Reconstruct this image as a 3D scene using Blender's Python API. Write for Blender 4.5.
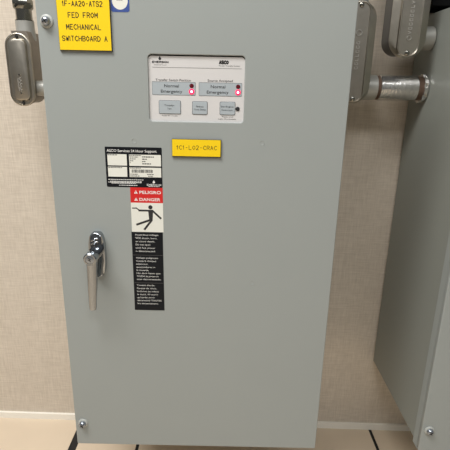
import bpy, bmesh, math, random
from mathutils import Vector, Matrix
random.seed(4)
for o in list(bpy.data.objects): bpy.data.objects.remove(o)
SC = bpy.context.scene
COL = SC.collection

# ------------------------------------------------ camera, world, lights, exposure
cam = bpy.data.cameras.new('camera'); co = bpy.data.objects.new('camera', cam); COL.objects.link(co)
cam.sensor_fit = 'HORIZONTAL'; cam.sensor_width = 36.0; cam.lens = 36.0*449/450; cam.clip_start = .01
co.matrix_world = Matrix(((0.99978841, -0.02052111, 0.00142231, 0.0),
                          (0.00744991, 0.2967745, -0.95491853, 0.0),
                          (0.01917388, 0.95472707, 0.29686458, 0.905),
                          (0, 0, 0, 1)))
SC.camera = co
w = bpy.data.worlds.new('room_air'); SC.world = w; w.use_nodes = True
_n = w.node_tree.nodes; _l = w.node_tree.links
_tc = _n.new('ShaderNodeTexCoord'); _sp = _n.new('ShaderNodeSeparateXYZ'); _cr = _n.new('ShaderNodeValToRGB'); _mr = _n.new('ShaderNodeMapRange')
_l.new(_tc.outputs['Generated'], _sp.inputs[0]); _l.new(_sp.outputs['Z'], _mr.inputs[0]); _mr.inputs[1].default_value = -1; _mr.inputs[2].default_value = 1
_l.new(_mr.outputs[0], _cr.inputs[0]); _l.new(_cr.outputs[0], _n['Background'].inputs[0])
for _p, _c in ((.0, (.10, .085, .075, 1)), (.40, (.16, .15, .14, 1)), (.52, (.30, .30, .29, 1)), (.72, (.50, .51, .52, 1)), (1.0, (.85, .85, .84, 1))):
    _e = _cr.color_ramp.elements.new(_p) if _p not in (0, 1.0) else _cr.color_ramp.elements[0 if _p == 0 else -1]
    _e.color = _c
_n['Background'].inputs[1].default_value = .5
def area(name, loc, aim, sx, sy, power, col):
    l = bpy.data.lights.new(name, 'AREA'); l.shape = 'RECTANGLE'; l.size = sx; l.size_y = sy
    l.energy = power; l.color = col
    o = bpy.data.objects.new(name, l); COL.objects.link(o); o.location = loc
    o.rotation_euler = (Vector(aim)-Vector(loc)).to_track_quat('-Z', 'Y').to_euler()
    return o
area('ceiling_troffer_light', (-.75, -.05, 2.35), (-.75, -.05, 0), 1.2, .6, 50, (1, .99, .975))
area('ceiling_troffer_light', (.35, -1.2, 2.55), (.35, -1.2, 0), 1.2, .6, 27, (.98, .99, 1))
vs = SC.view_settings; vs.view_transform = 'Standard'; vs.look = 'None'; vs.gamma = 1; vs.use_curve_mapping = False
vs.exposure = 0.0

# ------------------------------------------------ materials
def lin(c):
    c = c/255; return c/12.92 if c <= .04045 else ((c+.055)/1.055)**2.4
def rgb(r, g, b): return (lin(r), lin(g), lin(b), 1)
def mat(name, col, rough=.5, metal=0, noise=0, nscale=30, bump=0, bscale=200, emit=None, es=0, spec=.5, coat=0):
    m = bpy.data.materials.new(name); m.use_nodes = True; nt = m.node_tree; n = nt.nodes; L = nt.links
    b = n['Principled BSDF']; b.inputs['Roughness'].default_value = rough; b.inputs['Metallic'].default_value = metal
    b.inputs['Specular IOR Level'].default_value = spec; b.inputs['Coat Weight'].default_value = coat
    tc = n.new('ShaderNodeTexCoord'); ns = n.new('ShaderNodeTexNoise'); ns.inputs['Scale'].default_value = nscale; ns.inputs['Detail'].default_value = 4
    L.new(tc.outputs['Object'], ns.inputs['Vector'])
    mx = n.new('ShaderNodeMix'); mx.data_type = 'RGBA'; L.new(ns.outputs['Fac'], mx.inputs[0])
    mx.inputs[6].default_value = tuple(c*(1-noise) for c in col[:3])+(1,); mx.inputs[7].default_value = tuple(min(1, c*(1+noise)) for c in col[:3])+(1,)
    L.new(mx.outputs[2], b.inputs['Base Color'])
    if bump:
        n2 = n.new('ShaderNodeTexNoise'); n2.inputs['Scale'].default_value = bscale; n2.inputs['Detail'].default_value = 3
        L.new(tc.outputs['Object'], n2.inputs['Vector'])
        bp = n.new('ShaderNodeBump'); bp.inputs['Strength'].default_value = bump; bp.inputs['Distance'].default_value = .001
        L.new(n2.outputs['Fac'], bp.inputs['Height']); L.new(bp.outputs['Normal'], b.inputs['Normal'])
    if emit:
        b.inputs['Emission Color'].default_value = emit; b.inputs['Emission Strength'].default_value = es
    return m
M = dict(
 paint=mat('grey_enamel', rgb(152, 157, 154), .42, noise=.02, nscale=8, bump=.05, bscale=700),
 paint2=mat('grey_enamel_body', rgb(136, 139, 132), .42, noise=.02, nscale=8, bump=.05, bscale=700),
 black=mat('black_coating', rgb(9, 9, 9), .8, spec=.15),
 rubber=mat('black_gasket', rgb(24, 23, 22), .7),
 yellow=mat('yellow_laminate', rgb(243, 205, 10), .45),
 engrave=mat('black_engraving', rgb(30, 30, 26), .6),
 panel=mat('panel_overlay', rgb(207, 205, 203), .45, noise=.01),
 window=mat('display_overlay', rgb(168, 176, 180), .4),
 outline=mat('dark_outline_ink', rgb(78, 82, 86), .5),
 ink=mat('black_ink', rgb(38, 38, 40), .5),
 grey_ink=mat('grey_ink', rgb(120, 118, 116), .5),
 red=mat('red_ink', rgb(206, 34, 34), .4),
 white=mat('white_vinyl', rgb(226, 226, 216), .4),
 wink=mat('white_ink', rgb(232, 232, 228), .5),
 blk=mat('black_vinyl', rgb(17, 20, 25), .45, spec=.2),
 blue=mat('blue_vinyl', rgb(62, 84, 148), .4),
 ledoff=mat('unlit_red_lens', rgb(92, 24, 34), .25),
 ledred=mat('lit_lens_and_glow', rgb(235, 40, 80), .3, emit=(1, .03, .14, 1), es=.8),
 ledhot=mat('lit_led_core', rgb(255, 200, 220), .3, emit=(1, .62, .74, 1), es=3),
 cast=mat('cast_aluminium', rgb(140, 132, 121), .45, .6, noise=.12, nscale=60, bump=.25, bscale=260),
 cover=mat('polished_cast_cover', rgb(178, 172, 160), .36, 1, noise=.15, nscale=50, bump=.2, bscale=200),
 hub=mat('grey_painted_hub', rgb(166, 165, 158), .42, .3, noise=.04),
 zinc=mat('zinc_pipe', rgb(214, 212, 208), .2, .9, noise=.3, nscale=130, bump=.6, bscale=160),
 rust=mat('rusty_thread', rgb(98, 78, 64), .7, .3, noise=.3, nscale=200),
 steel=mat('dark_steel', rgb(140, 138, 130), .18, 1, noise=.05),
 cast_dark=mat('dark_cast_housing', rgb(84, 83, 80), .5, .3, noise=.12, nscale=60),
 chrome=mat('chrome', rgb(165, 169, 173), .06, 1),
 emboss=mat('worn_bright_emboss', rgb(215, 212, 205), .35, .8),
 screw=mat('zinc_screw', rgb(158, 164, 172), .28, .9),
 dark=mat('dark_recess', rgb(22, 20, 18), .7),
 nylon=mat('grey_enamel_collar', rgb(170, 172, 166), .4),
 base=mat('baseboard_vinyl', rgb(243, 238, 226), .5, noise=.03),
)
def wall_material():
    m = bpy.data.materials.new('woven_vinyl'); m.use_nodes = True; nt = m.node_tree; n = nt.nodes; L = nt.links
    b = n['Principled BSDF']; b.inputs['Roughness'].default_value = .75; b.inputs['Specular IOR Level'].default_value = .25
    tc = n.new('ShaderNodeTexCoord')
    def noise(sc, s, d=3):
        mp = n.new('ShaderNodeMapping'); mp.inputs['Scale'].default_value = sc; L.new(tc.outputs['Object'], mp.inputs[0])
        t = n.new('ShaderNodeTexNoise'); t.inputs['Scale'].default_value = s; t.inputs['Detail'].default_value = d
        L.new(mp.outputs[0], t.inputs['Vector']); return t.outputs['Fac']
    a = noise((1, 1, .07), 420); c = noise((.07, 1, 1), 420); e = noise((1, 1, 1), 9, 2)
    add = n.new('ShaderNodeMath'); add.operation = 'ADD'; L.new(a, add.inputs[0]); L.new(c, add.inputs[1])
    a2 = n.new('ShaderNodeMath'); a2.operation = 'MULTIPLY_ADD'; L.new(e, a2.inputs[0]); a2.inputs[1].default_value = .25; L.new(add.outputs[0], a2.inputs[2])
    r = n.new('ShaderNodeValToRGB'); r.color_ramp.elements[0].position = .0; r.color_ramp.elements[1].position = 1
    mr = n.new('ShaderNodeMapRange'); mr.inputs[1].default_value = .78; mr.inputs[2].default_value = 1.5
    L.new(a2.outputs[0], mr.inputs[0]); L.new(mr.outputs[0], r.inputs[0])
    r.color_ramp.elements[0].color = rgb(194, 182, 166); r.color_ramp.elements[1].color = rgb(217, 206, 190)
    L.new(r.outputs[0], b.inputs['Base Color'])
    bp = n.new('ShaderNodeBump'); bp.inputs['Strength'].default_value = .35; bp.inputs['Distance'].default_value = .001
    L.new(add.outputs[0], bp.inputs['Height']); L.new(bp.outputs[0], b.inputs['Normal'])
    return m
M['wall'] = wall_material()
M['tile'] = mat('cream_laminate_tile', rgb(214, 196, 172), .38, noise=.05, nscale=14)

# ------------------------------------------------ mesh helpers (XZ drawings, y is depth; smaller y is nearer)
def emit_obj(name, bm, mats, parent=None, org=None, smooth=False):
    bmesh.ops.recalc_face_normals(bm, faces=bm.faces)
    if org is None: org = ORG.get(parent.name, Vector((0, 0, 0))) if parent else Vector((0, 0, 0))
    bmesh.ops.translate(bm, verts=bm.verts, vec=-Vector(org))
    me = bpy.data.meshes.new(name); bm.to_mesh(me); bm.free()
    for m in (mats if isinstance(mats, (list, tuple)) else [mats]): me.materials.append(M[m])
    o = bpy.data.objects.new(name, me); COL.objects.link(o)
    if smooth:
        for p in me.polygons: p.use_smooth = True
        me.set_sharp_from_angle(angle=math.radians(38))
    if parent:
        o.parent = parent; ORG[o.name] = ORG[parent.name]
    return o
ORG = {}
def thing(name, loc, label, cat, group=None):
    o = bpy.data.objects.new(name, None); COL.objects.link(o); o.location = loc; o.empty_display_size = .05
    ORG[o.name] = Vector(loc); o['label'] = label; o['category'] = cat
    if group: o['group'] = group
    return o
def rrect(x0, z0, x1, z1, r=0, n=6):
    if r <= 0: return [(x0, z0), (x1, z0), (x1, z1), (x0, z1)]
    P = []
    for cx, cz, a in ((x1-r, z0+r, -90), (x1-r, z1-r, 0), (x0+r, z1-r, 90), (x0+r, z0+r, 180)):
        for i in range(n+1):
            t = math.radians(a+90*i/n); P.append((cx+r*math.cos(t), cz+r*math.sin(t)))
    return P
def prism(bm, pts, yf, yb, bev=0, mi=0, seg=2):
    f = [bm.verts.new((x, yf, z)) for x, z in pts]; b = [bm.verts.new((x, yb, z)) for x, z in pts]
    ff = bm.faces.new(f); fs = [ff, bm.faces.new(b[::-1])]
    for i in range(len(pts)):
        j = (i+1) % len(pts); fs.append(bm.faces.new((f[j], f[i], b[i], b[j])))
    for q in fs: q.material_index = mi
    if bev:
        r = bmesh.ops.bevel(bm, geom=list(ff.edges), offset=bev, segments=seg, affect='EDGES', profile=.5, material=-1)
        for q in r['faces']: q.material_index = mi
def box(bm, x0, x1, y0, y1, z0, z1, bev=0, mi=0):
    vs_ = [bm.verts.new(p) for p in ((x0, y0, z0), (x1, y0, z0), (x1, y1, z0), (x0, y1, z0), (x0, y0, z1), (x1, y0, z1), (x1, y1, z1), (x0, y1, z1))]
    fs = [bm.faces.new([vs_[i] for i in q]) for q in ((0, 3, 2, 1), (4, 5, 6, 7), (0, 1, 5, 4), (1, 2, 6, 5), (2, 3, 7, 6), (3, 0, 4, 7))]
    for f in fs: f.material_index = mi
    if bev:
        bmesh.ops.bevel(bm, geom=list({e for f in fs for e in f.edges}), offset=bev, segments=2, affect='EDGES', profile=.5)
def lathe(bm, o, axis, prof, n=32, mi=0, cap=True):
    """profile list of (distance along axis, radius)"""
    o = Vector(o); ax = Vector(axis).normalized(); u = ax.orthogonal().normalized(); v = ax.cross(u)
    rings = []
    for d, r in prof:
        rings.append([bm.verts.new(o+ax*d+(u*math.cos(2*math.pi*i/n)+v*math.sin(2*math.pi*i/n))*max(r, 1e-5)) for i in range(n)])
    for a, b in zip(rings, rings[1:]):
        for i in range(n):
            f = bm.faces.new((a[i], a[(i+1) % n], b[(i+1) % n], b[i])); f.material_index = mi
    if cap:
        for r_ in (rings[0][::-1], rings[-1]):
            f = bm.faces.new(r_); f.material_index = mi
def stroke(bm, pts, w, yf, yb, mi=0):
    """flat bars along a polyline in the XZ plane"""
    for (x0, z0), (x1, z1) in zip(pts, pts[1:]):
        d = Vector((x1-x0, z1-z0)); L = d.length
        if L < 1e-6: continue
        d /= L; n = Vector((-d.y, d.x))*w/2; e = d*w*.3
        q = [(x0-e.x+n.x, z0-e.y+n.y), (x0-e.x-n.x, z0-e.y-n.y), (x1+e.x-n.x, z1+e.y-n.y), (x1+e.x+n.x, z1+e.y+n.y)]
        prism(bm, q, yf, yb, mi=mi)
def text(bm, s, x0, x1, zc, h, y, bold=0, mi=0, th=.00012):
    """write s between x0 and x1, centred on zc, capitals h high, on the plane y"""
    c = bpy.data.curves.new('t', 'FONT'); c.body = s; c.size = 1; c.offset = bold; c.resolution_u = 3
    o = bpy.data.objects.new('t', c); COL.objects.link(o)
    me = bpy.data.meshes.new_from_object(o.evaluated_get(bpy.context.evaluated_depsgraph_get()))
    bpy.data.objects.remove(o); bpy.data.curves.remove(c)
    if not me.vertices: return
    xs = [v.co.x for v in me.vertices]; a, b = min(xs), max(xs)
    sx = (x1-x0)/(b-a); sz = h/.73
    tb = bmesh.new(); tb.from_mesh(me); bpy.data.meshes.remove(me)
    for v in tb.verts: v.co = Vector((x0+(v.co.x-a)*sx, y-th, zc-h/2+v.co.y*sz))
    mp = {v: bm.verts.new(v.co) for v in tb.verts}
    for f in tb.faces:
        try: g = bm.faces.new([mp[v] for v in f.verts]); g.material_index = mi
        except ValueError: pass
    tb.free()

# single-stroke lettering for engraved plates, headings and castings: polylines on a 4 x 6 grid
GL = {'A': '00 26 40|12 32', 'B': '00 06 36 45 44 33 03|33 42 41 30 00', 'C': '45 36 26 15 04 02 11 20 30 41', 'D': '00 06 26 44 42 20 00', 'E': '46 06 00 40|03 33',
 'F': '46 06 00|03 33', 'G': '45 36 26 15 04 02 11 20 30 41 43 23', 'H': '00 06|40 46|03 43', 'I': '20 26', 'L': '06 00 40', 'M': '00 06 22 46 40', 'N': '00 06 40 46',
 'O': '20 11 02 04 15 26 35 44 42 31 20', 'P': '00 06 36 45 44 33 03', 'R': '00 06 36 45 44 33 03|23 40', 'S': '45 36 16 05 04 13 33 42 41 30 10 01', 'T': '20 26|06 46',
 'W': '06 10 24 30 46', 'X': '00 46|06 40', '0': '20 11 02 04 15 26 35 44 42 31 20', '1': '14 26 20', '2': '05 16 36 45 44 00 40', '-': '13 33', ' ': ''}
def stroke_text(bm, s, x0, x1, zc, h, y, w=.0009, mi=0, th=.00012, depth=.0002):
    adv = [{'I': 2.4, '1': 4.2, ' ': 5.2}.get(c, 6) for c in s]; off = [{'I': -2, '1': -.8}.get(c, 0) for c in s]
    u = (x1-x0)/(sum(adv)-2); v = h/6; px = 0
    for i, ch in enumerate(s):
        for pl in GL[ch].split('|'):
            pts = [(x0+u*(px+off[i]+int(p[0])), zc-h/2+v*int(p[1])) for p in pl.split()]
            if pts: stroke(bm, pts, w, y-th, y+depth, mi)
        px += adv[i]
# ------------------------------------------------ the setting
def wy(x): return 1.0+.0165*(.49-x)
def struct(o): o['kind'] = 'structure'; return o
bm = bmesh.new()
def quadbox(bm, x0, x1, d0, d1, z0, z1, mi=0):
    vv = [(x0, wy(x0)+d0), (x1, wy(x1)+d0), (x1, wy(x1)+d1), (x0, wy(x0)+d1)]
    lo = [bm.verts.new((a, b, z0)) for a, b in vv]; hi = [bm.verts.new((a, b, z1)) for a, b in vv]
    for q in ([lo[i] for i in (3, 2, 1, 0)], hi, *[[lo[i], lo[(i+1) % 4], hi[(i+1) % 4], hi[i]] for i in range(4)]):
        bm.faces.new(q).material_index = mi
quadbox(bm, -2.2, 2.4, 0, .1, 0, 2.7)
struct(emit_obj('wall_back', bm, 'wall'))
bm = bmesh.new(); quadbox(bm, -2.2, 2.4, -.006, .0, .0255, .0430)
struct(emit_obj('baseboard_back', bm, 'base'))
# raised floor: cream tiles with black edge trim in one mesh
FZ = .0255
bm = bmesh.new()
box(bm, -2.2, 2.4, -2.4, 1.06, -.06, FZ-.0012, mi=1)
xs = [-2.2, -1.60, -.991, -.384, -.364, -.2165, -.2085, .3962, .4042, 1.006, 1.014, 1.616, 1.624, 2.4]
ys = [-2.4, -1.44, -1.432, -.83, -.822, -.22, -.212, .39, .398, 1.06]
spans = [(-2.2, -1.602), (-1.594, -.993), (-.985, -.3845), (-.3645, -.2165), (-.2085, .3962), (.4042, 1.006), (1.014, 1.616), (1.624, 2.4)]
for a, b in spans:
    for c, d in ((-2.4, -1.44), (-1.432, -.83), (-.822, -.22), (-.212, .39), (.398, 1.06)):
        box(bm, a, b, c, d, FZ-.0012, FZ)
struct(emit_obj('floor', bm, ['tile', 'rubber']))

# ------------------------------------------------ door screws
def door_screw(parent, x, yf, z, tilt=0):
    bm = bmesh.new()
    lathe(bm, (x, yf, z), (0, -1, 0), [(0, .0092), (.0015, .0092), (.0026, .0080), (.0028, .006)], 28)
    s = emit_obj('door_screw', bm, 'nylon', parent, smooth=True)
    bm = bmesh.new()
    lathe(bm, (x, yf-.0026, z), (0, -1, 0), [(0, .0062), (.003, .0061), (.0052, .0050), (.0064, .0030), (.0068, .0009)], 28)
    h = emit_obj('screw_head', bm, 'screw', s, smooth=True)
    bm = bmesh.new()
    for a in (tilt, tilt+math.pi/2):
        dx, dz = .0032*math.cos(a), .0032*math.sin(a)
        stroke(bm, [(x-dx, z-dz), (x+dx, z+dz)], .0013, yf-.0097, yf-.0085)
    emit_obj('cross_slot', bm, 'dark', s)
    return s

# ------------------------------------------------ cabinets
def cabinet(x0, x1, yf, yb, zdoor, zbody, ztop, label, hole=None):
    t = thing('electrical_cabinet', ((x0+x1)/2, wy((x0+x1)/2), zbody), label, 'cabinet')
    bm = bmesh.new(); box(bm, x0+.0012, x1-.0012, yf+.0265, yb, zbody, ztop-.004, .0012)
    emit_obj('cabinet_body', bm, 'paint2', t)
    # door pan, with a rounded opening for the control panel
    cu = bpy.data.curves.new('d', 'CURVE'); cu.dimensions = '2D'; cu.fill_mode = 'BOTH'
    def spl(P):
        s = cu.splines.new('POLY'); s.points.add(len(P)-1); s.use_cyclic_u = True
        for p, (a, b) in zip(s.points, P): p.co = (a, b, 0, 1)
    spl(rrect(x0+.0012, zdoor+.0012, x1-.0012, ztop-.0012, .0012, 2))
    if hole: spl(rrect(*hole, .0065, 8)[::-1])
    cu.extrude = .0035; cu.bevel_depth = .0012; cu.bevel_resolution = 2; cu.offset = 0
    o = bpy.data.objects.new('d', cu); COL.objects.link(o)
    me = bpy.data.meshes.new_from_object(o.evaluated_get(bpy.context.evaluated_depsgraph_get()))
    bpy.data.objects.remove(o)
    bm = bmesh.new(); bm.from_mesh(me); bpy.data.meshes.remove(me)
    for v in bm.verts: v.co = Vector((v.co.x, yf+.0047-v.co.z, v.co.y))
    bmesh.ops.remove_doubles(bm, verts=bm.verts, dist=1e-6)
    for a in (box,):
        box(bm, x0, x1, yf+.006, yf+.026, zdoor, zdoor+.002); box(bm, x0, x1, yf+.006, yf+.026, ztop-.002, ztop)
        box(bm, x0, x0+.002, yf+.006, yf+.026, zdoor+.002, ztop-.002); box(bm, x1-.002, x1, yf+.006, yf+.026, zdoor+.002, ztop-.002)
    d = emit_obj('door', bm, 'paint', t)
    for z in (zbody+.09, ztop-.12):
        bm = bmesh.new(); box(bm, x0+.03, x1-.03, yb-.0004, wy(x1)+.0005, z-.02, z+.02)
        emit_obj('mounting_rail', bm, 'paint2', t)
    for z in (zdoor+.0485, ztop-.0575):
        door_screw(t, x0+.0145, yf, z, .5)
    return t
YF = .697
PX0, PX1, PZ0, PZ1 = -.1198, .0249, .8500, .9476
cab = cabinet(-.2758, .1804, YF, .990, .2428, .249, 1.045,
      'wide grey electrical cabinet with yellow tags, warning sticker and small white control panel', (PX0, PZ0, PX1, PZ1))
cab2 = cabinet(.3816, .8378, .704, .992, .236, .2435, 1.0465,
      'grey electrical cabinet cut off at the right edge, its plain side in shadow')
# small round dimples in the first door
for x, z in ((.0533, .8215), (.0466, .5865), (-.1436, .8206)):
    bm = bmesh.new(); lathe(bm, (x, YF, z), (0, -1, 0), [(-.0005, .0046), (.0003, .0042), (.0002, .0030), (-.0001, .0026)], 24)
    emit_obj('weld_dimple', bm, 'paint', cab, smooth=True)

# control panel in its recess
bm = bmesh.new(); yp = YF+.0032
prism(bm, rrect(PX0+.0010, PZ0+.0008, PX1-.0008, PZ1-.0030, .0058, 8), yp, yp+.0012, 0)
cp = emit_obj('control_panel', bm, 'panel', cab)
bm = bmesh.new(); prism(bm, rrect(PX0-.003, PZ0-.003, PX1+.003, PZ1+.003), YF+.0086, YF+.012)
emit_obj('panel_backing', bm, 'dark', cp)
bm = bmesh.new(); prism(bm, rrect(PX0+.0016, PZ0+.0014, PX1-.0014, PZ1-.0034, .005, 6), yp+.0012, YF+.0087)
emit_obj('panel_housing', bm, 'dark', cp)
def disc(bm, x, z, r, y, th=.0006, mi=0): lathe(bm, (x, y, z), (0, -1, 0), [(0, r), (th*.6, r), (th, r*.8)], 24, mi)
for x0, z0, x1, z1 in ((-.1141, .8895, -.0490, .9086), (-.0442, .8893, .0203, .9086)):
    bm = bmesh.new(); prism(bm, rrect(x0, z0, x1, z1, .0014, 4), yp-.0002, yp, mi=1)
    prism(bm, rrect(x0+.0005, z0+.0005, x1-.0005, z1-.0005, .001, 4), yp-.0004, yp-.0001, mi=0)
    emit_obj('display_window', bm, ['window', 'outline'], cp)
for x0, z0, x1, z1 in ((-.1045, .8620, -.0712, .8819), (-.0542, .8620, -.0309, .8813), (-.0126, .8620, .0110, .8814)):
    bm = bmesh.new(); prism(bm, rrect(x0, z0, x1, z1, .0018, 4), yp-.0004, yp, mi=1)
    prism(bm, rrect(x0+.0006, z0+.0006, x1-.0006, z1-.0006, .0014, 4), yp-.0010, yp-.0002, .0003)
    emit_obj('push_button', bm, ['window', 'outline'], cp)
for x, z, lit in ((-.0549, .9035, 0), (-.0549, .8951, 1), (.0144, .9035, 0), (.0144, .8953, 1), (.0144, .8714, 2)):
    bm = bmesh.new(); disc(bm, x, z, .0042 if lit == 1 else .0032, yp-.0004, .0007)  # lit red disc drawn oversize so it includes the glow halo
    if lit == 1: disc(bm, x, z, .0017, yp-.0009, .0009, 1)
    i = emit_obj('indicator_light', bm, [('ledoff', 'ledred', 'ink')[lit], 'ledhot'], cp)
    if lit == 1: i['label'] = 'lit pinkish red indicator'
bm = bmesh.new()
box(bm, -.1128, .0191, yp-.00012, yp+.001, .92835, .92895, mi=1)
stroke_text(bm, 'EMERSON', -.1125, -.0892, .9359, .0023, yp, .0008)
text(bm, 'Network Power', -.1100, -.0917, .9322, .0016, yp)
stroke_text(bm, 'ASCO', -.0140, -.0010, .9372, .0040, yp, .0016)
text(bm, 'Power Transfer Switch', -.0147, .0162, .9325, .0019, yp, .0)
text(bm, 'Transfer Switch Position', -.1086, -.0561, .9112, .0034, yp, .008)
text(bm, 'Source Accepted', -.0312, .0062, .9115, .0034, yp, .008)
for a, b, c, d in ((-.0957, -.0739, -.1010, -.0689), (-.0264, -.0047, -.0323, .0003)):
    text(bm, 'Normal', a, b, .9030, .0045, yp-.0005, .004); text(bm, 'Emergency', c, d, .8952, .0045, yp-.0005, .004)
text(bm, 'Transfer', -.0960, -.0810, .8748, .0024, yp-.0011); text(bm, 'Test', -.0918, -.0850, .8700, .0024, yp-.0011)
text(bm, 'Press for 15 sec.', -.1000, -.0760, .8596, .0019, yp)
text(bm, 'Bypass', -.0480, -.0370, .8740, .0023, yp-.0011); text(bm, 'Time Delay', -.0517, -.0334, .8695, .0023, yp-.0011)
text(bm, 'Set Engine', -.0108, .0082, .8745, .0023, yp-.0011); text(bm, 'Exerciser', -.0095, .0075, .8695, .0023, yp-.0011)
text(bm, 'Press until', -.0090, .0080, .8594, .0018, yp); text(bm, 'Light Illuminates', -.0145, .0120, .8562, .0019, yp)
emit_obj('panel_lettering', bm, ['ink', 'grey_ink'], cp)
bm = bmesh.new(); prism(bm, [(-.1015+.0021*math.sin(a)*(.55 if math.cos(a) > .2 else 1), .9412+.0028*math.cos(a)) for a in [i*math.pi/8 for i in range(16)]], yp-.0001, yp+.001)
emit_obj('logo_mark', bm, 'ink', cp)

# yellow nameplates (engraved laminate, black core at the edges, widened below and right as built-in shadow)
def nameplate(x0, z0, x1, z1, th, lines, lab):
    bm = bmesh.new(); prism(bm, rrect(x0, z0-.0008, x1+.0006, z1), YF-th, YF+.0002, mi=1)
    prism(bm, rrect(x0+.0004, z0+.0004, x1-.0004, z1-.0004), YF-th-.0002, YF-th+.0001, mi=0)
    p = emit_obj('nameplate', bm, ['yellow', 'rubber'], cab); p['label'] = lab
    bm = bmesh.new()
    for s, a, b, z, h, bo in lines: (stroke_text if bo else text)(bm, s, a, b, z, h, YF-th-.0002, bo)
    emit_obj('engraved_lettering', bm, 'engrave', p)
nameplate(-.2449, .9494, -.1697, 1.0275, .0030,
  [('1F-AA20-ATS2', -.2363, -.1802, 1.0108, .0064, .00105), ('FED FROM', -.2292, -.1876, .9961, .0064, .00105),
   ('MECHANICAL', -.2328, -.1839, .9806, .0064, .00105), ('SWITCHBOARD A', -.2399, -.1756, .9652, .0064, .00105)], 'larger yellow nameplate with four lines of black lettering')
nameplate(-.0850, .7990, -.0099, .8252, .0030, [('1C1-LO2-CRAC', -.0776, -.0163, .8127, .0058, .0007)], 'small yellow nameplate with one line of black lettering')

# blue seal sticker at the top
bm = bmesh.new(); prism(bm, rrect(-.1685, 1.0016, -.1424, 1.040, .003, 4), YF-.0003, YF+.0001)
st = emit_obj('seal_sticker', bm, 'blue', cab)
bm = bmesh.new(); lathe(bm, (-.1556, YF-.0002, 1.0158), (0, -1, 0), [(0, .0112), (.0003, .0112)], 40)
emit_obj('sticker_disc', bm, 'white', st)
bm = bmesh.new()
for i, (w_) in enumerate((.010, .013, .009)):
    for k in range(3):
        xa = -.1556-w_/2+k*w_/3; stroke(bm, [(xa, 1.0145-i*.0028+.008), (xa+w_/4.5, 1.0145-i*.0028+.008)], .0009, YF-.00062, YF-.0004)
emit_obj('sticker_print', bm, 'grey_ink', st)

# black service label
bm = bmesh.new(); prism(bm, rrect(-.1894, .7480, -.1012, .8112, .0016, 4), YF-.0003, YF+.0001)
sv = emit_obj('service_label', bm, 'blk', cab)
bm = bmesh.new(); ys_ = YF-.00045
for x0, z0, x1, z1 in ((-.1860, .7823, -.1560, .8000), (-.1523, .7821, -.1028, .7998), (-.1861, .7645, -.1562, .7803), (-.1525, .7645, -.1028, .7797)):
    prism(bm, rrect(x0, z0, x1, z1), ys_, YF-.0002)
emit_obj('label_field', bm, 'white', sv)
bm = bmesh.new()
def dashes(bm, x0, x1, z, h, y, mi=0, seed=1):
    r = random.Random(seed); x = x0
    while x < x1-.0008:
        l = min(r.uniform(.0012, .0038), x1-x); prism(bm, rrect(x, z-h/2, x+l, z+h/2), y-.00012, y+.0001, mi=mi); x += l+.0007
text(bm, 'ASCO Services 24 Hour Support', -.1866, -.1093, .8055, .0041, YF-.0003, .008)
emit_obj('label_title', bm, 'wink', sv)
bm = bmesh.new()
for k, (a, b, z) in enumerate(((-.1867, -.1310, .7600), (-.1840, -.1330, .7571), (-.1820, -.1420, .7542), (-.1867, -.1330, .7556), (-.1700, -.1400, .7510))):
    dashes(bm, a, b, z, .0010, YF-.0003, seed=k)
emit_obj('white_lettering', bm, 'wink', sv)
bm = bmesh.new(); stroke_text(bm, 'EMERSON', -.1258, -.1037, .7524, .0023, YF-.0003, .0007)
dashes(bm, -.1235, -.1060, .7498, .0008, YF-.0003, seed=20)
emit_obj('logo_lettering', bm, 'wink', sv)
bm = bmesh.new(); prism(bm, [(-.1148+.0019*math.sin(a)*(.55 if math.cos(a) > .2 else 1), .7572+.0025*math.cos(a)) for a in [i*math.pi/8 for i in range(16)]], YF-.0005, YF-.0002)
emit_obj('logo_mark', bm, 'wink', sv)
bm = bmesh.new()
dashes(bm, -.1856, -.1700, .7988, .0010, ys_, seed=5); dashes(bm, -.1856, -.1640, .7791, .0010, ys_, seed=6); dashes(bm, -.1516, -.1320, .7985, .0010, ys_, seed=7); dashes(bm, -.1516, -.1340, .7787, .0010, ys_, seed=8)
for k in range(4):
    dashes(bm, -.1512, -.1500+.004*(3-k), .7960-.0030*k, .0011, ys_, seed=9+k)
    dashes(bm, -.1320, (-.1130, -.1245, -.1270, -.1170)[k], .7965-.0036*k, .0015, ys_, seed=14+k)
x = -.1492; r = random.Random(3)
while x < -.1168:
    ww = r.choice((.0003, .0005, .0009)); prism(bm, rrect(x, .7715, x+ww, .7765), ys_-.0001, ys_+.0001); x += ww+r.choice((.0003, .0004, .0007))
dashes(bm, -.1512, -.1395, .7690, .0012, ys_, seed=31); dashes(bm, -.1512, -.1370, .7662, .0012, ys_, seed=32)
dashes(bm, -.1250, -.1140, .7690, .0012, ys_, seed=33); dashes(bm, -.1235, -.1160, .7662, .0012, ys_, seed=34)
emit_obj('black_lettering', bm, 'ink', sv)

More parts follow.
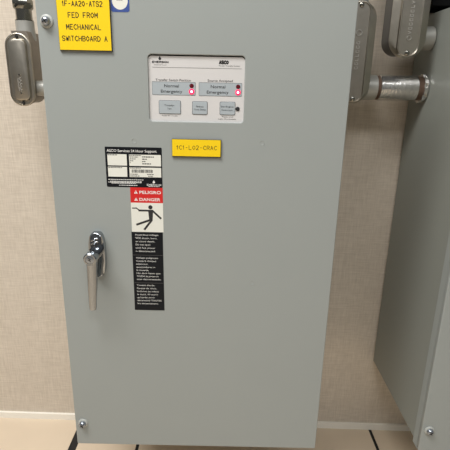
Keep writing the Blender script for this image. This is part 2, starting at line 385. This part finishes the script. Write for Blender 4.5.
# danger label: red heading, white pictogram field, three black text fields
DX0, DX1 = -.1528, -.1012
bm = bmesh.new(); yd = YF-.0003
prism(bm, rrect(DX0, .7228, DX1, .7478), yd, YF+.0001, mi=0)
prism(bm, rrect(DX0, .6736, DX1, .7228), yd, YF+.0001, mi=1)
for a, b in ((.6332, .6736), (.5829, .6328), (.5315, .5825)):
    prism(bm, rrect(DX0-.0010, a, DX1-.0014, b), yd, YF+.0001, mi=2)
prism(bm, rrect(DX0-.0009, .5320, DX1-.0015, .67), YF-.0002, YF+.0001, mi=3)
dl = emit_obj('danger_label', bm, ['red', 'white', 'blk', 'grey_ink'], cab)
bm = bmesh.new()
text(bm, 'PELIGRO', -.1383, -.1040, .7402, .0050, yd, .018); text(bm, 'DANGER', -.1387, -.1052, .7285, .0050, yd, .018)
emit_obj('warning_heading', bm, 'wink', dl)
for z in (.7402, .7285):
    bm = bmesh.new(); prism(bm, [(-.1470, z-.0024), (-.1410, z-.0024), (-.1440, z+.0030)], yd-.00012, yd+.0001); emit_obj('alert_triangle', bm, 'wink', dl)
bm = bmesh.new()
TL = [('Hazardous voltage.', .0333), ('Will shock, burn,', .031), ('or cause death.', .0275), ('Do not open', .021), ('until ALL power', .028), ('is disconnected.', .028)]
for i, (s, wd) in enumerate(TL): text(bm, s, -.1477, -.1477+wd*1.15, .6688-i*.0057, .0029, yd, 0)
TS = [('Voltaje peligroso.', .0325), ('Causar\u00e1 choque', .029), ('el\u00e9ctrico,', .017), ('quemaduras o', .027), ('la muerte.', .018), ('No abrir hasta que', .0345), ('TODA la potencia', .032), ('est\u00e9 desconectada.', .0355)]
for i, (s, wd) in enumerate(TS): text(bm, s, -.1480, -.1480+wd*1.15, .6283-i*.00553, .0028, yd, 0)
TF = [('Tension \u00e9lev\u00e9e.', .0265), ('Risque de choc,', .029), ('br\u00fblures ou m\u00eame', .032), ('la mort. N\u2019ouvrir', .031), ('qu\u2019apr\u00e8s avoir', .026), ('d\u00e9connect\u00e9 TOUTES', .0355), ('les alimentations.', .031)]
for i, (s, wd) in enumerate(TF): text(bm, s, -.1485, -.1485+wd*1.15, .5785-i*.0057, .0028, yd, 0)
emit_obj('white_lettering', bm, 'wink', dl)
bm = bmesh.new()
for z in (.7402, .7285):
    stroke(bm, [(-.1440, z+.0015), (-.1440, z-.0004)], .0007, yd-.0003, yd-.0001); stroke(bm, [(-.1440, z-.0014), (-.1440, z-.0016)], .0007, yd-.0003, yd-.0001)
emit_obj('alert_mark', bm, 'red', dl)
bm = bmesh.new(); y1 = yd-.00015
lathe(bm, (-.1215, YF-.0002, .7157), (0, -1, 0), [(0, .0034), (.00027, .0034)], 20)
stroke(bm, [(-.1400, .7100), (-.1180, .7100)], .0030, y1, YF-.0002)
stroke(bm, [(-.1180, .7096), (-.1052, .6973)], .0030, y1, YF-.0002)
prism(bm, [(-.1252, .7090), (-.1172, .7108), (-.1186, .6932), (-.1240, .6932)], y1-.00002, YF-.0002)
stroke(bm, [(-.1225, .6943), (-.1443, .6862)], .0033, y1-.00003, YF-.0002)
stroke(bm, [(-.1202, .6938), (-.1320, .6782)], .0033, y1-.00004, YF-.0002)
stroke(bm, [(-.1505, .7137), (-.1440, .7140), (-.1400, .7108)], .0016, y1-.00005, YF-.0002)
p = emit_obj('shock_pictogram', bm, 'ink', dl)

# chrome door handle
hx = -.2122
bm = bmesh.new()
def esc(s): # escutcheon outline, waisted towards the bottom
    P = []
    for i in range(40):
        a = 2*math.pi*i/40; c, s_ = math.cos(a), math.sin(a)
        P.append((hx+.0025+s*.0130*math.copysign(abs(c)**.5, c)*(1-.08*abs(s_)), .6352+s*.0385*math.copysign(abs(s_)**.62, s_)))
    return P
prism(bm, esc(1), YF-.0120, YF+.0001, .003, seg=4)
hd = emit_obj('door_handle', bm, 'chrome', cab, smooth=True)
bm = bmesh.new()
lathe(bm, (hx, YF-.0075, .6395), (0, -1, 0), [(0, .0112), (.006, .0105), (.010, .0098), (.014, .0100), (.030, .0106), (.0335, .0104), (.0350, .0088), (.0350, .0072), (.0340, .0070)], 36)
emit_obj('handle_hub', bm, 'chrome', hd, smooth=True)
bm = bmesh.new()
lathe(bm, (hx, YF-.0405, .6395), (0, -1, 0), [(0, .0068), (.0018, .0066), (.0022, .0056)], 28)
stroke(bm, [(hx-.001, .6425), (hx+.001, .6365)], .0012, YF-.0430, YF-.0425, mi=1)
stroke(bm, [(hx-.0022, .6385), (hx+.0022, .6405)], .0009, YF-.0430, YF-.0425, mi=1)
emit_obj('key_cylinder', bm, ['screw', 'dark'], hd, smooth=True)
bm = bmesh.new()   # lever: tapered, slightly rounded bar hanging from the hub
secs = [(.6390, .0096, .0100, 0), (.628, .0092, .0085, 0), (.615, .0086, .0070, -.001), (.595, .0081, .0058, -.002), (.570, .0070, .0050, -.003), (.553, .0062, .0046, -.0035), (.5485, .0055, .0038, -.0036)]
rings = []
for z, hw, hd_, dy in secs:
    rings.append([bm.verts.new((hx-.0032*(.639-z)/.09+hw*math.copysign(abs(math.cos(a))**1.1, math.cos(a)), YF-.0305+dy+hd_*math.copysign(abs(math.sin(a))**1.5, math.sin(a)), z)) for a in [2*math.pi*i/20+.01 for i in range(20)]])
for a, b in zip(rings, rings[1:]):
    for i in range(20): bm.faces.new((a[i], a[(i+1) % 20], b[(i+1) % 20], b[i]))
bm.faces.new(rings[0]); bm.faces.new(rings[-1][::-1])
emit_obj('lever', bm, 'chrome', hd, smooth=True)
bm = bmesh.new()   # two raised ribs on the upper part of the escutcheon
for z in (.6560, .6615):
    lathe(bm, (hx-.0060, YF-.0120, z-.001), (1, 0, .35), [(0, .0008), (.0015, .0020), (.012, .0020), (.0135, .0008)], 14)
emit_obj('handle_rib', bm, 'chrome', hd, smooth=True)

# ------------------------------------------------ conduit bodies
def stadium(cx, z0, z1, r, n=16):
    P = []
    for i in range(n+1): a = math.pi*i/n; P.append((cx+r*math.cos(a), z1-r+r*math.sin(a)))
    for i in range(n+1): a = math.pi+math.pi*i/n; P.append((cx+r*math.cos(a), z0+r+r*math.sin(a)))
    return P
def conduit_body(cx, z0, z1, r, yf, yb, hubz, huby, hubr, xhub, topr, label, marks, cbody='cast', hubmat='hub'):
    t = thing('conduit_fitting', (cx, yb, z0), label, 'conduit fitting', None)
    bm = bmesh.new()
    prism(bm, stadium(cx, z0+r*.19, z1-r*.19, r*.81), yf+.009, yb, 0)
    if r < .025: prism(bm, [(cx-r*.6, z1-r*.5), (cx+r*.8, z1-r*.9), (cx+r*.8, z1-r*.55), (cx+r*.62, z1+.0045), (cx-r*.6, z1+.0045)], yf+.012, yb-.004, 0)
    prism(bm, stadium(cx, z0+.0008, z1-.0008, r-.0008), yf+.005, yf+.012, .001)
    e = [e for e in bm.edges if all(abs(v.co.y-yb) < 1e-6 for v in e.verts)]
    bmesh.ops.bevel(bm, geom=e, offset=min(.012, (yb-yf)*.25), segments=4, affect='EDGES', profile=.5)
    emit_obj('housing', bm, cbody, t, smooth=True)
    bm = bmesh.new()
    big = r > .025
    out = stadium(cx, z0, z1, r, 17)
    def ring(P, y): return [bm.verts.new((a, y, b)) for a, b in P]
    def inner(hw, gap, cr):
        q = rrect(cx-hw, z0+gap, cx+hw, z1-gap, cr, 8); return q[9:]+q[:9]
    if big: R_ = [ring(out, yf+.0052), ring(out, yf+.0034), ring(stadium(cx, z0+.001, z1-.001, r-.001, 17), yf+.0026), ring(inner(r*.62, r*.08, r*.52), yf-.0016), ring(inner(r*.58, r*.10, r*.50), yf-.0054), ring(inner(r*.55, r*.12, r*.48), yf-.0056), ring(inner(r*.50, r*.16, r*.45), yf-.0037)]
    else: R_ = [ring(out, yf+.0052), ring(out, yf+.0006), ring(stadium(cx, z0+.0008, z1-.0008, r-.0008, 17), yf), ring(stadium(cx, z0+.0022, z1-.0022, r-.0022, 17), yf), ring(stadium(cx, z0+.0030, z1-.0030, r-.0030, 17), yf+.0014), ring(inner(r*.76, r*.42, r*.50), yf+.0012), ring(inner(r*.66, r*.50, r*.44), yf-.0030), ring(inner(r*.58, r*.56, r*.40), yf-.0036)]
    for a, b in zip(R_, R_[1:]):
        for i in range(36): bm.faces.new((a[i], a[(i+1) % 36], b[(i+1) % 36], b[i]))
    bm.faces.new(R_[-1]); bm.faces.new(R_[0][::-1])
    cv = emit_obj('cover', bm, 'cover', t, smooth=True)
    for z in (z0+r*.27, z1-r*.27):
        bm = bmesh.new(); lathe(bm, (cx, yf+(-.0035 if big else .002), z), (0, -1, 0), [(0, r*.13), (.0018, r*.13), (.0028, r*.08)], 18)
        emit_obj('cover_screw', bm, 'dark' if r < .025 else 'steel', cv, smooth=True)
    bm = bmesh.new()
    for m in marks:
        if m[0] == 'ring':
            _, mz, rr = m
            pts = [(cx+rr*math.cos(a), mz+rr*math.sin(a)) for a in [i*math.pi/8 for i in range(17)]]
            stroke(bm, pts, .0011, yf-.0050, yf-.0034)
        else:
            _, P = m; stroke(bm, [(cx+a, b) for a, b in P], .0011, yf-.0050, yf-.0034)
    emit_obj('embossed_mark', bm, 'emboss', cv)
    # side hub toward a cabinet
    bm = bmesh.new(); lathe(bm, (cx+r*.3, huby, hubz), (1, 0, 0), [(0, hubr), (r*.65, hubr), (xhub-cx-r*.3-.001, hubr), (xhub-cx-r*.3, hubr-.001)], 32)
    emit_obj('side_hub', bm, hubmat, t, smooth=True)
    bm = bmesh.new(); cyy = (yf+.012+yb)/2
    lathe(bm, (cx, cyy, z1-r*.75), (0, 0, 1), [(0, topr*1.08), (r*.7, topr*1.08), (r*.75+.012, topr), (r*.75+.024, topr)], 32)
    emit_obj('top_hub', bm, hubmat, t, smooth=True)
    return t, cyy, z1+.024
rr = random.Random(8)
script = [('line', [(.0015, .912), (-.0015, .909), (.0020, .906), (-.0018, .903), (.0022, .9005), (-.0016, .898), (.0022, .895), (-.001, .892), (.0018, .889)]), ('line', [(-.0030, .910), (-.0036, .897), (-.0022, .888)]), ('ring', .9165, .0011), ('ring', .8845, .0009)]
t, cyy, zt = conduit_body(-.3832, .8605, .9880, .0228, .868, .942, .893, .895, .0140, -.3300, .0165,
    'small cast metal conduit body with shiny oval cover left of the labelled cabinet', script, 'cast')
# nipple from the small body into the cabinet side
bm = bmesh.new(); lathe(bm, (-.3302, .892, .893), (1, 0, 0), [(0, .0128), (.053, .0128)], 28); 
o = emit_obj('conduit_nipple', bm, 'zinc', smooth=True, org=(-.3, .892, .893)); o.location = (-.3, .892, .893)
o['label'] = 'short pipe stub joining the small conduit body to the left side of the labelled cabinet'; o['category'] = 'pipe'
# connector and conduit rising from it
zb = zt
t = thing('conduit', (-.3832, cyy, zb), 'vertical metal conduit with dark compression collar above the small conduit body at far left', 'pipe')
bm = bmesh.new(); lathe(bm, (-.3832, cyy, zb), (0, 0, 1), [(0, .0150), (.0002, .0162), (.002, .0162), (.0025, .0145), (.020, .0145)], 36)
emit_obj('threaded_collar', bm, 'steel', t, smooth=True)
bm = bmesh.new()
lathe(bm, (-.3832, cyy, zb+.020), (0, 0, 1), [(0, .0165), (.003, .0190), (.014, .0190), (.017, .0172), (.020, .0165)], 8)
lathe(bm, (-.3832, cyy, zb+.040), (0, 0, 1), [(0, .0175), (.010, .0182), (.022, .0170), (.026, .0150)], 32)
emit_obj('compression_nut', bm, 'steel', t, smooth=True)
bm = bmesh.new(); lathe(bm, (-.3832, cyy, zb+.064), (0, 0, 1), [(0, .0140), (2.62-zb, .0140)], 28)
emit_obj('conduit_tube', bm, 'zinc', t, smooth=True)

def letters(z0, z1, seed):
    r = random.Random(seed); out = []; z = z0
    while z < z1:
        h = .0052; k = r.random()
        if k < .33: out.append(('line', [(-.0026, z), (.0026, z), (.0026, z+h*.7)]))
        elif k < .66: out.append(('line', [(-.0026, z), (.0026, z+h*.35), (-.0026, z+h*.7)]))
        else: out.append(('line', [(-.0026, z+h*.7), (-.0026, z), (.0026, z), (.0026, z+h*.7), (0, z+h*.7)]))
        z += h+.0018
    return out
t, cy2, zt2 = conduit_body(.2295, .8775, 1.0520, .0305, .866, .950, .9065, .922, .0236, .2870, .024,
    'cast conduit body beside the right edge of the labelled cabinet, partly hidden by it', [('ring', .9985, .0048)]+letters(.938, .986, 2))
bm = bmesh.new(); lathe(bm, (.2295, cy2, zt2-.006), (0, 0, 1), [(0, .021), (2.66-zt2, .021)], 32)
o = emit_obj('conduit', bm, 'zinc', smooth=True, org=(.2295, cy2, zt2)); o.location = (.2295, cy2, zt2)
o['label'] = 'vertical metal conduit above the conduit body that the labelled cabinet partly hides'; o['category'] = 'pipe'
# the silver pipe to the second cabinet
t = thing('conduit_nipple', (.2868, .922, .9065), 'thick silver pipe with rusty ends running sideways into the right cabinet', 'pipe')
bm = bmesh.new(); lathe(bm, (.2870, .922, .9065), (1, 0, 0), [(0, .0226), (.0055, .0226)], 36); emit_obj('thread', bm, 'rust', t, smooth=True)
bm = bmesh.new(); lathe(bm, (.3650, .922, .9065), (1, 0, 0), [(0, .0226), (.0166, .0226)], 36)
emit_obj('thread', bm, 'rust', t, smooth=True)
bm = bmesh.new(); lathe(bm, (.2925, .922, .9065), (1, 0, 0), [(0, .0228), (.001, .0240), (.0715, .0240), (.0725, .0228)], 40)
emit_obj('pipe', bm, 'zinc', t, smooth=True)
bm = bmesh.new()
P = []
for i in range(48):
    a = 2*math.pi*i/48; ra = .0272 if i % 6 < 4 else .0242
    P.append((ra*math.cos(a), ra*math.sin(a)))
fa = [bm.verts.new((.3738, .922+a, .9065+b)) for a, b in P]; fb = [bm.verts.new((.3790, .922+a, .9065+b)) for a, b in P]
bm.faces.new(fa); bm.faces.new(fb[::-1])
for i in range(48): bm.faces.new((fa[i], fa[(i+1) % 48], fb[(i+1) % 48], fb[i]))
lathe(bm, (.3790, .922, .9065), (1, 0, 0), [(0, .0262), (.0026, .0262)], 36)
emit_obj('locknut', bm, 'zinc', t)

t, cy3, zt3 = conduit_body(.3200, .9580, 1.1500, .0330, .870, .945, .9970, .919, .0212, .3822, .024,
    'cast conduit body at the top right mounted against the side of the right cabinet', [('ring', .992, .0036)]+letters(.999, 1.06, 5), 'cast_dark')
bm = bmesh.new(); lathe(bm, (.3200, cy3, zt3-.006), (0, 0, 1), [(0, .021), (2.66-zt3, .021)], 32)
o = emit_obj('conduit', bm, 'zinc', smooth=True, org=(.3200, cy3, zt3)); o.location = (.3200, cy3, zt3)
o['label'] = 'vertical metal conduit above the conduit body on the side of the right cabinet'; o['category'] = 'pipe'

# black box put in for an unidentified dark area above the second cabinet
bm = bmesh.new(); box(bm, .372, .92, .915, wy(.372)+.0003, 1.0535, 1.16, .002)
t = thing('black_box', (.64, 1.0, 1.0535), 'plain black box on the wall right above the right cabinet', 'cable trough')
emit_obj('black_box_body', bm, 'black', t)
bm = bmesh.new(); box(bm, .371, .921, .9115, .9155, 1.0525, 1.161, .001)
emit_obj('black_box_front', bm, 'black', t)
